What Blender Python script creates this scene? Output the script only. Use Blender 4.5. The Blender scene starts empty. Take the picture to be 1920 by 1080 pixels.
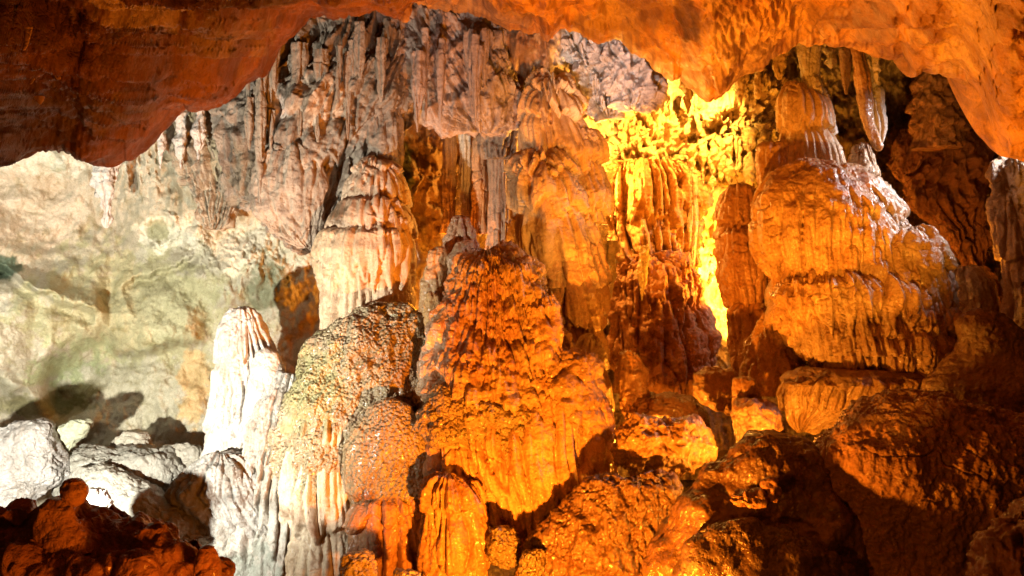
import bpy, math, random
import numpy as np
from mathutils import Vector

# ------------------------------------------------------------------ camera, world, lamps, exposure
SC = bpy.context.scene
COL = SC.collection
CAMZ = 1.6
F = 1507.0                                    # focal length in photo pixels (1920 wide)

cam_d = bpy.data.cameras.new('camera')
cam = bpy.data.objects.new('camera', cam_d)
COL.objects.link(cam)
cam_d.sensor_width = 36.0
cam_d.lens = 36.0 * F / 1920.0
cam_d.clip_start = 0.05
cam_d.clip_end = 200
cam.location = (0, 0, CAMZ)
cam.rotation_euler = (math.radians(90), 0, 0)
SC.camera = cam

w = bpy.data.worlds.new('World')
SC.world = w
w.use_nodes = True
bg = w.node_tree.nodes['Background']
bg.inputs[0].default_value = (1.0, 0.32, 0.06, 1)
bg.inputs[1].default_value = 0.03

SC.view_settings.view_transform = 'Standard'
SC.view_settings.look = 'None'
SC.view_settings.gamma = 1
SC.view_settings.exposure = 0
SC.cycles.max_bounces = 5
SC.cycles.diffuse_bounces = 3
SC.cycles.glossy_bounces = 2
SC.cycles.sample_clamp_indirect = 4
SC.cycles.use_denoising = True


def at(px, py, Y):
    return ((px - 960) / F * Y, Y, CAMZ + (540 - py) / F * Y)


def lamp(name, px, py, Y, power, color, radius=0.06, target=None, cone=None, blend=0.6):
    kind = 'SPOT' if target else 'POINT'
    d = bpy.data.lights.new(name, kind)
    d.energy = power
    d.color = color
    d.shadow_soft_size = radius
    o = bpy.data.objects.new(name, d)
    o.location = at(px, py, Y)
    if target:
        d.spot_size = math.radians(cone)
        d.spot_blend = blend
        v = Vector(at(*target)) - Vector(o.location)
        o.rotation_euler = v.to_track_quat('-Z', 'Y').to_euler()
    COL.objects.link(o)
    return o


ORANGE = (1.0, 0.285, 0.014)
GOLD = (1.0, 0.47, 0.06)
WHITE = (1.0, 0.97, 0.88)
lamp('orange_flood_lamp', 1010, 1290, 4.4, 1250, ORANGE, 0.04, (1120, 380, 7.5), 140, 0.6)
lamp('added_shelf_fill', 1450, 870, 5.95, 120, (1.0, 0.36, 0.03), 0.04)  # added fill without a seen source, lifts the lower right mound
lamp('added_red_fill', 620, 1500, 2.4, 120, (1.0, 0.26, 0.015), 0.1)  # extra red fill added below the frame for left ceiling and foreground rocks
lamp('added_alcove_fill', 815, 512, 8.45, 45, ORANGE, 0.04)  # unseen orange fill added behind the mound top to warm the alcove
lamp('added_recess_fill', 1745, 540, 8.5, 32, ORANGE, 0.04)  # added fill hidden by the mound's shoulder, brightens the recess
lamp('added_niche_fill', 650, 660, 8.3, 14, ORANGE, 0.04)  # orange fill added for the shadow behind the white stalagmite
lamp('white_flood_lamp', -224, 989, 4.2, 1800, WHITE, 0.04, (370, 640, 8.8), 106, 0.7)
lamp('added_boulder_fill', 1215, 850, 7.3, 110, (1.0, 0.34, 0.02), 0.04)  # fill added behind the beaded boulder for column foot and outcrop
lamp('high_white_lamp', -260, 130, 6.4, 150, WHITE, 0.06, (150, 430, 8.8), 95, 0.8)
lamp('gold_flood_lamp', 1400, 520, 8.6, 190, (1.0, 0.38, 0.02), 0.05, (1230, 380, 9.5), 150, 0.3)
lamp('crevice_lamp', 1420, 600, 9.6, 2500, GOLD, 0.08, (1320, 520, 11), 100)
lamp('added_crust_fill', 1340, 140, 8.35, 560, (1.0, 0.46, 0.07), 0.05, (1270, 260, 9.3), 110)  # additional fill behind the ceiling tip, put in to brighten the crust
lamp('cool_flood_lamp', 2080, 120, 7.3, 560, (1.0, 0.92, 0.95), 0.25, (1650, 370, 7.6), 50)
lamp('added_mauve_spot', 760, 1180, 3.0, 420, (1.0, 0.92, 0.9), 0.1, (860, 60, 8.0), 26)  # spot added below the frame to whiten the upper centre rock
lamp('added_curtain_spot', 760, 1180, 3.1, 1500, (1.0, 0.92, 0.95), 0.1, (1145, 110, 8.0), 13, 0.7)  # invented off-frame spot that whitens the ragged curtains
lamp('added_column_spot', 1800, 1220, 3.5, 1150, (1.0, 0.46, 0.09), 0.08, (1040, 320, 7.9), 24, 0.8)  # off-frame spot added to give the centre column amber light
lamp('added_mound_spot', 1800, 1220, 3.4, 850, (1.0, 0.37, 0.028), 0.08, (1610, 400, 7.3), 25, 0.8)  # off-frame spot added to light the great mound
lamp('added_bank_fill', 1112, 335, 8.75, 210, (1.0, 0.46, 0.07), 0.04)  # added fill hidden behind the centre column, widens the bank's hot spot

# ------------------------------------------------------------------ noise (numpy)
_rs = np.random.RandomState(7)
_perm = _rs.permutation(256)
_perm = np.concatenate([_perm, _perm]).astype(np.int32)
_grad = _rs.normal(size=(256, 3))
_grad = (_grad / np.linalg.norm(_grad, axis=1)[:, None]).astype(np.float32)


def noise(x, y, z):
    x = np.asarray(x, np.float32); y = np.asarray(y, np.float32); z = np.asarray(z, np.float32)
    x, y, z = np.broadcast_arrays(x, y, z)
    xf = np.floor(x); yf = np.floor(y); zf = np.floor(z)
    xi = xf.astype(np.int32) & 255; yi = yf.astype(np.int32) & 255; zi = zf.astype(np.int32) & 255
    x = x - xf; y = y - yf; z = z - zf
    u = x * x * x * (x * (x * 6 - 15) + 10); v = y * y * y * (y * (y * 6 - 15) + 10); t = z * z * z * (z * (z * 6 - 15) + 10)
    res = 0
    for dx in (0, 1):
        wx = u if dx else 1 - u
        px = _perm[xi + dx]
        for dy in (0, 1):
            wy = v if dy else 1 - v
            pxy = _perm[(px + yi + dy) & 255]
            for dz in (0, 1):
                wz = t if dz else 1 - t
                h = _perm[(pxy + zi + dz) & 255]
                g = _grad[h]
                res = res + wx * wy * wz * (g[..., 0] * (x - dx) + g[..., 1] * (y - dy) + g[..., 2] * (z - dz))
    return res * 1.5


def fbm(x, y, z, o=4, r=0.5):
    s = 0; a = 1.0; k = 1.0
    for i in range(o):
        s = s + a * noise(x * k + 13.7 * i, y * k + 5.1 * i, z * k + 9.3 * i)
        a *= r; k *= 2.03
    return s


def smooth(a, b, x):
    t = np.clip((x - a) / (b - a), 0, 1)
    return t * t * (3 - 2 * t)


# ------------------------------------------------------------------ materials
def rock(name, a, b, c, rough=0.5, popcorn=0.0, pop_scale=38, streak=0.4, bump=0.5, fine=26, spec=0.5, wet=0.0):
    m = bpy.data.materials.new(name)
    m.use_nodes = True
    N = m.node_tree.nodes; L = m.node_tree.links
    p = N['Principled BSDF']
    tc = N.new('ShaderNodeTexCoord')

    def nz(scale, detail, rgh=0.6, vec=None, dist=0.0):
        n = N.new('ShaderNodeTexNoise')
        n.inputs['Scale'].default_value = scale
        n.inputs['Detail'].default_value = detail
        n.inputs['Roughness'].default_value = rgh
        n.inputs['Distortion'].default_value = dist
        L.new(vec or tc.outputs['Object'], n.inputs['Vector'])
        return n.outputs['Fac']

    def ramp(src, e0, e1):
        r = N.new('ShaderNodeMapRange')
        r.inputs[1].default_value = e0; r.inputs[2].default_value = e1
        L.new(src, r.inputs[0])
        return r.outputs[0]

    def mix(f, x, y, mode='MIX'):
        n = N.new('ShaderNodeMix'); n.data_type = 'RGBA'; n.blend_type = mode
        if isinstance(f, float): n.inputs[0].default_value = f
        else: L.new(f, n.inputs[0])
        for s, v in ((6, x), (7, y)):
            if isinstance(v, tuple): n.inputs[s].default_value = (*v, 1)
            else: L.new(v, n.inputs[s])
        return n.outputs[2]

    mp = N.new('ShaderNodeMapping')
    mp.inputs['Scale'].default_value = (1, 1, 0.12)
    L.new(tc.outputs['Object'], mp.inputs['Vector'])
    st = nz(11, 4, 0.6, mp.outputs[0], 0.4)
    c1 = mix(ramp(nz(1.7, 5, 0.6, dist=0.6), 0.40, 0.62), a, b)
    c2 = mix(ramp(nz(5.5, 6, 0.65, dist=0.8), 0.52, 0.70), c1, c)
    f = N.new('ShaderNodeMath'); f.operation = 'MULTIPLY'; f.inputs[1].default_value = streak
    L.new(ramp(st, 0.48, 0.66), f.inputs[0])
    c3 = mix(f.outputs[0], c2, c)
    # mineral specks
    sp = ramp(nz(60, 3, 0.7), 0.35, 0.65)
    c4 = mix(sp, mix(0.28, c3, (0.05, 0.035, 0.02)), c3)
    at_ = N.new('ShaderNodeAttribute'); at_.attribute_name = 'tint'
    c5 = mix(1.0, c4, at_.outputs['Color'], 'MULTIPLY')
    L.new(c5, p.inputs['Base Color'])
    p.inputs['Specular IOR Level'].default_value = spec
    rr = N.new('ShaderNodeMapRange')
    rr.inputs[1].default_value = 0.35; rr.inputs[2].default_value = 0.65
    rr.inputs[3].default_value = max(0.12, rough - 0.2); rr.inputs[4].default_value = min(1, rough + 0.2)
    L.new(nz(7, 5), rr.inputs[0])
    L.new(rr.outputs[0], p.inputs['Roughness'])
    if wet:
        p.inputs['Coat Weight'].default_value = wet
        p.inputs['Coat Roughness'].default_value = 0.18
    # bumps: coarse pits, fine grain, popcorn
    b1 = N.new('ShaderNodeBump'); b1.inputs['Strength'].default_value = min(1, bump * 1.35); b1.inputs['Distance'].default_value = 0.03
    L.new(nz(fine, 7, 0.66, dist=0.5), b1.inputs['Height'])
    last = b1
    mu = N.new('ShaderNodeTexVoronoi'); mu.inputs['Scale'].default_value = 16
    mu.feature = 'DISTANCE_TO_EDGE'
    ds = N.new('ShaderNodeVectorMath'); ds.operation = 'ADD'
    nn = N.new('ShaderNodeTexNoise'); nn.inputs['Scale'].default_value = 7; nn.inputs['Detail'].default_value = 4
    L.new(tc.outputs['Object'], nn.inputs['Vector'])
    sc_ = N.new('ShaderNodeVectorMath'); sc_.operation = 'SCALE'; sc_.inputs['Scale'].default_value = 0.35
    L.new(nn.outputs['Color'], sc_.inputs[0])
    L.new(mp.outputs[0] if streak > 0.5 else tc.outputs['Object'], ds.inputs[0]); L.new(sc_.outputs[0], ds.inputs[1])
    L.new(ds.outputs[0], mu.inputs['Vector'])
    crk = ramp(mu.outputs['Distance'], 0.0, 0.10)
    b3 = N.new('ShaderNodeBump'); b3.inputs['Strength'].default_value = 0.35; b3.inputs['Distance'].default_value = 0.02
    L.new(crk, b3.inputs['Height']); L.new(last.outputs[0], b3.inputs['Normal'])
    last = b3
    if popcorn:
        v = N.new('ShaderNodeTexVoronoi'); v.feature = 'SMOOTH_F1'
        v.inputs['Scale'].default_value = pop_scale
        v.inputs['Smoothness'].default_value = 0.3
        L.new(ds.outputs[0] if False else tc.outputs['Object'], v.inputs['Vector'])
        inv = N.new('ShaderNodeMath'); inv.operation = 'SUBTRACT'; inv.inputs[0].default_value = 1
        L.new(v.outputs['Distance'], inv.inputs[1])
        b2 = N.new('ShaderNodeBump'); b2.inputs['Strength'].default_value = popcorn; b2.inputs['Distance'].default_value = 0.03
        L.new(inv.outputs[0], b2.inputs['Height']); L.new(last.outputs[0], b2.inputs['Normal'])
        last = b2
    L.new(last.outputs[0], p.inputs['Normal'])
    return m


M = {
    'cream': rock('cream_calcite', (0.62, 0.52, 0.38), (0.50, 0.40, 0.27), (0.34, 0.24, 0.14), 0.45, streak=0.5),
    'white': rock('white_calcite', (0.60, 0.56, 0.49), (0.50, 0.45, 0.37), (0.33, 0.27, 0.20), 0.45, 0.25, 30, streak=0.4),
    'wall': rock('pale_limestone', (0.38, 0.35, 0.24), (0.48, 0.43, 0.31), (0.26, 0.225, 0.12), 0.7, streak=0.2, bump=0.3, fine=14),
    'grey': rock('grey_flowstone', (0.35, 0.29, 0.215), (0.25, 0.20, 0.14), (0.13, 0.095, 0.065), 0.5, streak=0.7, bump=0.7, fine=20),
    'pop': rock('popcorn_calcite', (0.28, 0.24, 0.125), (0.33, 0.25, 0.14), (0.20, 0.13, 0.065), 0.4, 1.0, 34, streak=0.2, bump=0.4, wet=0.2),
    'flow': rock('amber_flowstone', (0.52, 0.40, 0.26), (0.46, 0.32, 0.18), (0.34, 0.20, 0.10), 0.38, 0.25, 30, streak=0.6, wet=0.25),
    'wet': rock('wet_brown_flowstone', (0.22, 0.14, 0.08), (0.17, 0.10, 0.055), (0.11, 0.06, 0.03), 0.55, 0.35, 26, streak=0.1, bump=0.5, wet=0.15),
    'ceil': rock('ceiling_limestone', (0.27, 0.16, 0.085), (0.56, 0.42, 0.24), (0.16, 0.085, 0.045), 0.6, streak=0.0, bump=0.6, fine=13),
    'gold': rock('golden_crust', (0.60, 0.48, 0.28), (0.50, 0.38, 0.20), (0.34, 0.22, 0.10), 0.5, 0.5, 22, streak=0.3, bump=0.8, fine=14),
    'boulder': rock('grey_boulder', (0.36, 0.34, 0.29), (0.28, 0.265, 0.225), (0.22, 0.20, 0.16), 0.65, streak=0.0, bump=0.45, fine=12),
    'mud': rock('smooth_wet_clay', (0.20, 0.115, 0.055), (0.15, 0.085, 0.04), (0.11, 0.06, 0.03), 0.42, 0.0, streak=0.0, bump=0.12, fine=10, wet=0.2),
    'recess': rock('dark_recess_rock', (0.22, 0.14, 0.08), (0.17, 0.10, 0.06), (0.10, 0.06, 0.035), 0.5, streak=0.6, bump=0.7, fine=14),
}
cb = bpy.data.materials.new('cable_rubber'); cb.use_nodes = True
_p = cb.node_tree.nodes['Principled BSDF']
_n = cb.node_tree.nodes.new('ShaderNodeTexNoise'); _n.inputs['Scale'].default_value = 40
_r = cb.node_tree.nodes.new('ShaderNodeValToRGB')
_r.color_ramp.elements[0].color = (0.03, 0.02, 0.015, 1); _r.color_ramp.elements[1].color = (0.09, 0.05, 0.03, 1)
cb.node_tree.links.new(_n.outputs[0], _r.inputs[0]); cb.node_tree.links.new(_r.outputs[0], _p.inputs['Base Color'])
M['cable'] = cb


# ------------------------------------------------------------------ mesh helpers
def grid_mesh(name, P, wrap, tint=None):
    """P: (rows, cols, 3); wrap closes the columns."""
    nr, nc = P.shape[:2]
    idx = np.arange(nr * nc, dtype=np.int32).reshape(nr, nc)
    if wrap:
        r = np.concatenate([idx, idx[:, :1]], axis=1)
    else:
        r = idx
    q = np.stack([r[:-1, :-1], r[1:, :-1], r[1:, 1:], r[:-1, 1:]], axis=-1).reshape(-1, 4)
    me = bpy.data.meshes.new(name)
    nv = nr * nc; nq = len(q)
    me.vertices.add(nv); me.loops.add(nq * 4); me.polygons.add(nq)
    me.vertices.foreach_set('co', P.astype(np.float32).reshape(-1))
    me.loops.foreach_set('vertex_index', q.reshape(-1))
    me.polygons.foreach_set('loop_start', np.arange(0, nq * 4, 4, dtype=np.int32))
    me.polygons.foreach_set('loop_total', np.full(nq, 4, dtype=np.int32))
    me.polygons.foreach_set('use_smooth', np.ones(nq, dtype=bool))
    me.update(calc_edges=True)
    ca = me.color_attributes.new('tint', 'FLOAT_COLOR', 'POINT')
    t = np.ones((nv, 4), np.float32)
    if tint is not None:
        t[:, :3] = tint.reshape(-1, 3)
    ca.data.foreach_set('color', t.reshape(-1))
    return me


def normals(P, wrap):
    if wrap:
        du = np.roll(P, -1, 1) - np.roll(P, 1, 1)
    else:
        du = np.gradient(P, axis=1)
    dv = np.gradient(P, axis=0)
    n = np.cross(dv, du)
    n /= (np.linalg.norm(n, axis=2, keepdims=True) + 1e-9)
    return n


def link(me, name, mat, parent=None, origin=None):
    o = bpy.data.objects.new(name, me)
    me.materials.append(M[mat])
    COL.objects.link(o)
    if parent:
        o.parent = parent
    elif origin is not None:
        o.location = origin
    return o


def tag(o, label=None, cat=None, group=None, kind=None):
    if label: o['label'] = label
    if cat: o['category'] = cat
    if group: o['group'] = group
    if kind: o['kind'] = kind
    return o


def empty(name, loc):
    e = bpy.data.objects.new(name, None)
    e.location = loc
    e.empty_display_size = 0.1
    COL.objects.link(e)
    return e


def rows_interp(rows, n, sm=0.012):
    rows = np.array(rows, float)
    py = rows[:, 0]
    s = np.linspace(0, 1, n)
    cum = np.concatenate([[0], np.cumsum(np.hypot(np.diff(py), 0.5 * np.abs(np.diff(rows[:, 1])) + 0.5 * np.abs(np.diff(rows[:, 2]))))])
    cum /= cum[-1]
    k = max(1, int(sm * n))
    ker = np.hanning(2 * k + 3)[1:-1]; ker /= ker.sum()
    out = []
    for j in range(rows.shape[1]):
        v = np.interp(s, cum, rows[:, j])
        vp = np.pad(v, (len(ker) // 2,), mode='reflect', reflect_type='odd')
        out.append(np.convolve(vp, ker, 'valid')[:n])
    return out


def tier_frac(py, tiers):
    t = np.interp(py, tiers, np.arange(len(tiers)), left=-0.999, right=len(tiers) - 1 + 0.5)
    below = py < tiers[0]
    t = np.where(below, 0.0, t)
    return t - np.floor(t), below


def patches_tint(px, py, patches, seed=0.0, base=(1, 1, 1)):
    """colour patches for rock stains and for painted light and shade: (px, py, rx, ry, (r,g,b) multiplier)."""
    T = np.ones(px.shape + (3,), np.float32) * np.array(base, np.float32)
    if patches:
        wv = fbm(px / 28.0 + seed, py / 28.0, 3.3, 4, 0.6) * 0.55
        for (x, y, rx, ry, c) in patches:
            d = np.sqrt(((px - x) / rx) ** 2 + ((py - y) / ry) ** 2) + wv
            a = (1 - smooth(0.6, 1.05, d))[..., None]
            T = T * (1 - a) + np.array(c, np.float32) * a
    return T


_seed = [0.0]


def body(rows, Y, dr=0.7, step=2.0, flute=0.0, ff=8.0, fs=0.12, lump=0.03, lf=2.2, crag=0.0, cf=5.0, fine=0.006,
         tiers=None, tamp=0.06, jag=14.0, warp=10.0, patches=None, base=(1, 1, 1), fluteband=None, power=1.0, droop=0.0,
         ptier=0.35, flat_bottom=False, lean=0.0, vert=0.0, crack=0.022, bil=0.0, bf=4.5):
    """closed 3D rock body; rows = (py, left px, right px) as seen from the walkway at distance Y."""
    _seed[0] += 17.31
    sd = _seed[0]
    hgt = rows[-1][0] - rows[0][0]
    wid = max(r[2] - r[1] for r in rows)
    n = max(24, int((hgt + wid * 0.5) / step))
    py, xl, xr = rows_interp(rows, n)
    nfront = max(20, int(wid * 1.35 / step)); nback = max(12, nfront // 4)
    th = np.concatenate([np.linspace(-0.08, np.pi + 0.08, nfront, endpoint=False), np.linspace(np.pi + 0.08, 2 * np.pi - 0.08, nback, endpoint=False)])
    xc = (xl + xr) / 2; hw = np.maximum((xr - xl) / 2, 0.3)
    Ym = Y + lean * (py - rows[0][0]) / max(1, hgt)
    k = Y / F
    ct = np.cos(th)[None, :]; st = np.sin(th)[None, :]
    ctp = np.sign(ct) * np.abs(ct) ** power; stp = np.sign(st) * np.abs(st) ** power
    # soften the hw used for depth
    X = (xc[:, None] - 960) * k + hw[:, None] * k * ctp
    YY = Ym[:, None] - hw[:, None] * k * dr * stp
    Z = CAMZ + (540 - py[:, None]) * k + 0 * X
    P = np.stack([X, YY, Z], -1)
    nrm = normals(P, True)
    # make sure normals point outwards
    cc = np.stack([(xc - 960) * k, Ym, CAMZ + (540 - py) * k], -1)[:, None, :]
    if ((P - cc) * nrm).sum() < 0:
        nrm = -nrm
    R = float(np.mean(hw)) * k
    PY = py[:, None] + 0 * X
    PX = xc[:, None] + hw[:, None] * ct
    cxx = (1 - vert) * ct * R * 1.25 + vert * (X - X.mean()); cyy = st * R * 1.25 * max(dr, 0.5)
    cxx, cyy = np.broadcast_arrays(cxx + 0 * Z, cyy + 0 * Z)
    D = lump * fbm(X * lf + sd, YY * lf, Z * lf, 3)
    if crag:
        cn = fbm(X * cf + sd * 1.3, YY * cf, Z * cf * 0.55, 4, 0.55)
        D = D + crag * (0.5 - np.abs(cn) * 1.3)
    if bil:
        bn = np.abs(noise(X * bf + sd, YY * bf, Z * bf * 0.85)) + 0.5 * np.abs(noise(X * bf * 2.3 + sd, YY * bf * 2.3, Z * bf * 2))
        D = D + bil * (np.sqrt(bn + 0.01) * 1.5 - 0.9)
    fr = None
    if tiers:
        wv = warp * noise(cxx * 2.3 + sd, cyy * 2.3, Z * 0.6)
        jg = jag * np.abs(noise(cxx * ff + sd, cyy * ff, 1.7)) * 2 + 0.5 * jag * noise(cxx * ff * 2.1 + sd, cyy * ff * 2.1, 4.1)
        fr, below = tier_frac(PY + wv + jg - jag * 0.5, tiers)
        prof = (1 - (1 - fr) ** 2.2) * (1 - smooth(0.93, 1.0, fr))
        prof = np.where(below, 0.25, prof)
        D = D + tamp * (prof - 0.5)
    if flute:
        wx = 0.35 * noise(cxx * 1.6 + sd, cyy * 1.6, Z * 1.8)
        f1 = np.abs(noise(cxx * ff + sd + wx, cyy * ff + wx, Z * ff * fs + sd))
        f2 = np.abs(noise(cxx * ff * 2.2 + sd, cyy * ff * 2.2 + wx, Z * ff * fs * 1.7))
        f3 = np.abs(noise(cxx * ff * 4.1 + sd, cyy * ff * 4.1 + wx, Z * ff * fs * 4))
        fl = np.sqrt(f1 + 0.02) * 1.15 + 0.55 * np.sqrt(f2 + 0.02) + 0.22 * np.sqrt(f3 + 0.02) - 0.95 - 0.55 * np.exp(-(f1 / 0.045) ** 2)
        am = 1.0
        if fluteband is not None:
            am = smooth(fluteband[0], fluteband[1], PY)
        if fr is not None:
            am = am * (ptier + (1 - ptier) * smooth(0.0, 0.45, fr))
        am = am * (0.55 + 0.9 * np.clip(0.5 + noise(cxx * 1.5 + sd, cyy * 1.5, Z * 1.7 + 8), 0, 1))
        D = D + 1.6 * flute * fl * am
    D = D + fine * fbm(X * 16 + sd, YY * 16, Z * 13, 4, 0.6)
    if crack:
        ck = noise(X * 2.6 + sd * 1.7 + 0.25 * D / 0.05, YY * 2.6, Z * 2.9 + sd) + 0.35 * noise(X * 9 + sd, YY * 9, Z * 9)
        D = D - crack * np.exp(-(ck / 0.035) ** 2) * smooth(-0.2, 0.3, noise(X * 1.7 + sd, YY * 1.7, Z * 1.7 + 5))
    fade = np.minimum(1, np.sqrt(np.clip(hw * k / 0.06, 0, 1)))[:, None]
    D = D * fade
    P = P + nrm * D[..., None]
    if droop:
        P[..., 2] -= droop * np.clip(D, 0, None)
    # close the ends
    P[0] = P[0].mean(0); P[-1] = P[-1].mean(0)
    T = patches_tint(PX, PY, patches, sd, base)
    b = np.array([float(np.mean(P[..., 0])), float(np.mean(P[..., 1])), float(P[..., 2].min())])
    return P, T, b


def thing(name, *a, mat=None, rows=None, Y=None, group=None, **kw):
    a = list(a)
    if mat is None: mat = a.pop(0)
    label, cat = a[0], a[1]
    if rows is None: rows = a[2]
    if Y is None: Y = a[3]
    P, T, b = body(rows, Y, **kw)
    o = link(grid_mesh(name, P - b, True, T), name, mat, None, tuple(b))
    return tag(o, label, cat, group)


def part(parent, name, mat, rows, Y, **kw):
    P, T, b = body(rows, Y, **kw)
    o = link(grid_mesh(name, P - np.array(parent.location), True, T), name, mat, parent)
    return o


def group_thing(name, label, cat, px, py, Y, group=None):
    return tag(empty(name, at(px, py, Y)), label, cat, group)


# ------------------------------------------------------------------ the cave wall (relief with real depth)
def idw(px, py, pts, p=3.0, soft=60.0):
    num = 0; den = 0
    for (x, y, d) in pts:
        w_ = 1.0 / (np.sqrt((px - x) ** 2 + (py - y) ** 2 + soft ** 2) ** p)
        num = num + w_ * d; den = den + w_
    return num / den


def relief(name, x0, x1, y0, y1, pts, mat, step=2.0, ledges=(), amp=0.12, lf=1.6, crag=0.0, cf=4.0, flute=0.0, ff=6.0, fs=0.15,
           fine=0.01, patches=None, region=None, extra=None, base=(1, 1, 1), soft=60.0):
    _seed[0] += 9.7
    sd = _seed[0]
    gx = np.linspace(x0, x1, int((x1 - x0) / step) + 1); gy = np.linspace(y0, y1, int((y1 - y0) / step) + 1)
    PX, PY = np.meshgrid(gx, gy)
    D = idw(PX, PY, pts, soft=soft)
    X = (PX - 960) / F * D; Z = CAMZ + (540 - PY) / F * D
    d = amp * fbm(X * lf + sd, Z * lf, 0.3, 4)
    reg = 1.0 if region is None else region(PX, PY)
    if crag:
        cn = fbm(X * cf + sd, Z * cf * 0.6, 2.2, 5, 0.55)
        d = d + reg * crag * (0.5 - np.abs(cn) * 1.4)
    if flute:
        wx = 0.5 * noise(X * 1.3 + sd, Z * 1.3, 7.7)
        f1 = np.abs(noise((X + 0.1 * wx) * ff, Z * ff * fs, sd)); f2 = np.abs(noise(X * ff * 2.4, Z * ff * fs * 2, sd + 4))
        d = d + reg * flute * (np.sqrt(f1 + .02) * 1.3 + 0.4 * np.sqrt(f2 + .02) - 0.75)
    for (pl, a, up, dn) in ledges:
        pl = np.array(pl, float)
        c = np.interp(PX, pl[:, 0], pl[:, 1])
        c = c + (8 * noise(PX / 22.0, PY / 30.0, sd) + 4 * noise(PX / 7.0, PY / 9.0, sd)) * np.exp(-np.abs(PY - c) / 14.0) + 14 * noise(PX / 60.0, PY / 60.0, sd + 3)
        e = smooth(pl[0, 0] - 2, pl[0, 0] + 40, PX) * (1 - smooth(pl[-1, 0] - 40, pl[-1, 0] + 2, PX))
        q = PY - c
        pr = np.where(q < 0, np.exp(q / (1.5 * up)), (1 - smooth(0, 1.6 * dn, q)) - 0.25 * np.exp(-((q - 2.4 * dn) / (1.5 * dn)) ** 2))
        d = d + 1.6 * a * e * pr
    if extra is not None:
        d = d + extra(PX, PY)
    d = d + fine * fbm(X * 14 + sd, Z * 14, 5.5, 4, 0.6)
    D = D - d
    P = np.stack([(PX - 960) / F * D, D, CAMZ + (540 - PY) / F * D], -1)
    # wall normals must look at the chamber; order keeps them consistent
    T = patches_tint(PX, PY, patches, sd, base)
    o = link(grid_mesh(name, P, False, T), name, mat)
    return tag(o, kind='structure')


wallpts = [(-250, 300, 7.6), (-250, 800, 7.4), (0, 300, 8.6), (0, 600, 8.2), (0, 800, 8.4), (150, 400, 9.0), (150, 700, 8.8), (300, 450, 8.8), (300, 750, 8.9),
           (420, 500, 8.6), (450, 700, 8.8), (560, 600, 8.9), (400, 250, 8.4), (300, 100, 8.0), (560, 350, 8.5), (560, 750, 9.0), (560, 900, 9.0)]


def ring(PX, PY):
    r = np.hypot((PX - 298) / 1.0, (PY - 428) / 0.85)
    a = np.arctan2(PY - 428, PX - 298)
    r = r + 6 * noise(np.cos(a) * 1.6, np.sin(a) * 1.6, 2.2) + 5 * noise(PX / 9, PY / 9, 1)
    g = 0.06 * np.exp(-((r - 36) / 6) ** 2) * smooth(-0.9, 0.2, noise(np.cos(a) * 2.5, np.sin(a) * 2.5, 6) + np.cos(a)) - 0.03 * np.exp(-(r / 26) ** 4)
    n = fbm(PX / 15, PY / 15, 8.8, 4, 0.6)
    m = np.exp(-(((PX - 470) / 130) ** 2 + ((PY - 470) / 70) ** 2)) + np.exp(-(((PX - 355) / 40) ** 2 + ((PY - 440) / 50) ** 2))
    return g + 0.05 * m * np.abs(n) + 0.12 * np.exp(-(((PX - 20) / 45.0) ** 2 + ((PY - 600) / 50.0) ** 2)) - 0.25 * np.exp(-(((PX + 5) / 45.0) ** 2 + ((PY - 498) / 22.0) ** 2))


WHT = (1.5, 1.55, 1.7)  # paints blown-out lamp light on the wall under the ceiling lip
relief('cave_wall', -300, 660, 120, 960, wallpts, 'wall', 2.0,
       ledges=[([(-60, 470), (20, 500), (70, 545), (150, 560), (205, 585)], 0.16, 26, 12),
               ([(195, 655), (260, 655), (330, 642), (400, 628)], 0.12, 60, 10),
               ([(215, 540), (240, 524), (280, 522), (345, 490), (380, 480)], 0.09, 26, 6),
               ([(60, 660), (110, 640), (160, 612), (215, 575)], 0.20, 70, 40),
               ([(-80, 680), (0, 700), (60, 740), (110, 760)], 0.16, 90, 30)],
       amp=0.34, lf=1.0, fine=0.018, crag=0.16, cf=4.5,
       region=lambda x, y: smooth(430, 300, y) * smooth(150, 230, x) + 0.15 + 0.5 * np.exp(-(((x - 500) / 110) ** 2 + ((y - 480) / 90) ** 2)),
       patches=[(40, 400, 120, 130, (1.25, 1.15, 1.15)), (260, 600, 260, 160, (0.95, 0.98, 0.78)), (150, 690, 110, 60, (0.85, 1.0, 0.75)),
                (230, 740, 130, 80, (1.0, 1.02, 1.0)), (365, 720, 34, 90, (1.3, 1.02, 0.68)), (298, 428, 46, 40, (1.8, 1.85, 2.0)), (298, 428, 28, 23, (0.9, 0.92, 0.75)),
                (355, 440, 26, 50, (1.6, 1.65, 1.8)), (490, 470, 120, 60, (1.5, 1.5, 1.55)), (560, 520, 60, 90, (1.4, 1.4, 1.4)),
                (500, 540, 40, 60, (0.5, 0.55, 0.45)), (560, 650, 40, 80, (0.8, 0.55, 0.35)), (120, 290, 160, 40, WHT),  # dark and orange tints paint the stalagmite's shadow and its orange fill
                (420, 300, 120, 110, (0.9, 0.8, 0.7)), (-10, 500, 50, 30, (0.2, 0.3, 0.25)), (70, 760, 110, 25, (0.55, 0.55, 0.38))],  # darkest tint paints shade into the hollow at far left
       extra=ring)

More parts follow.
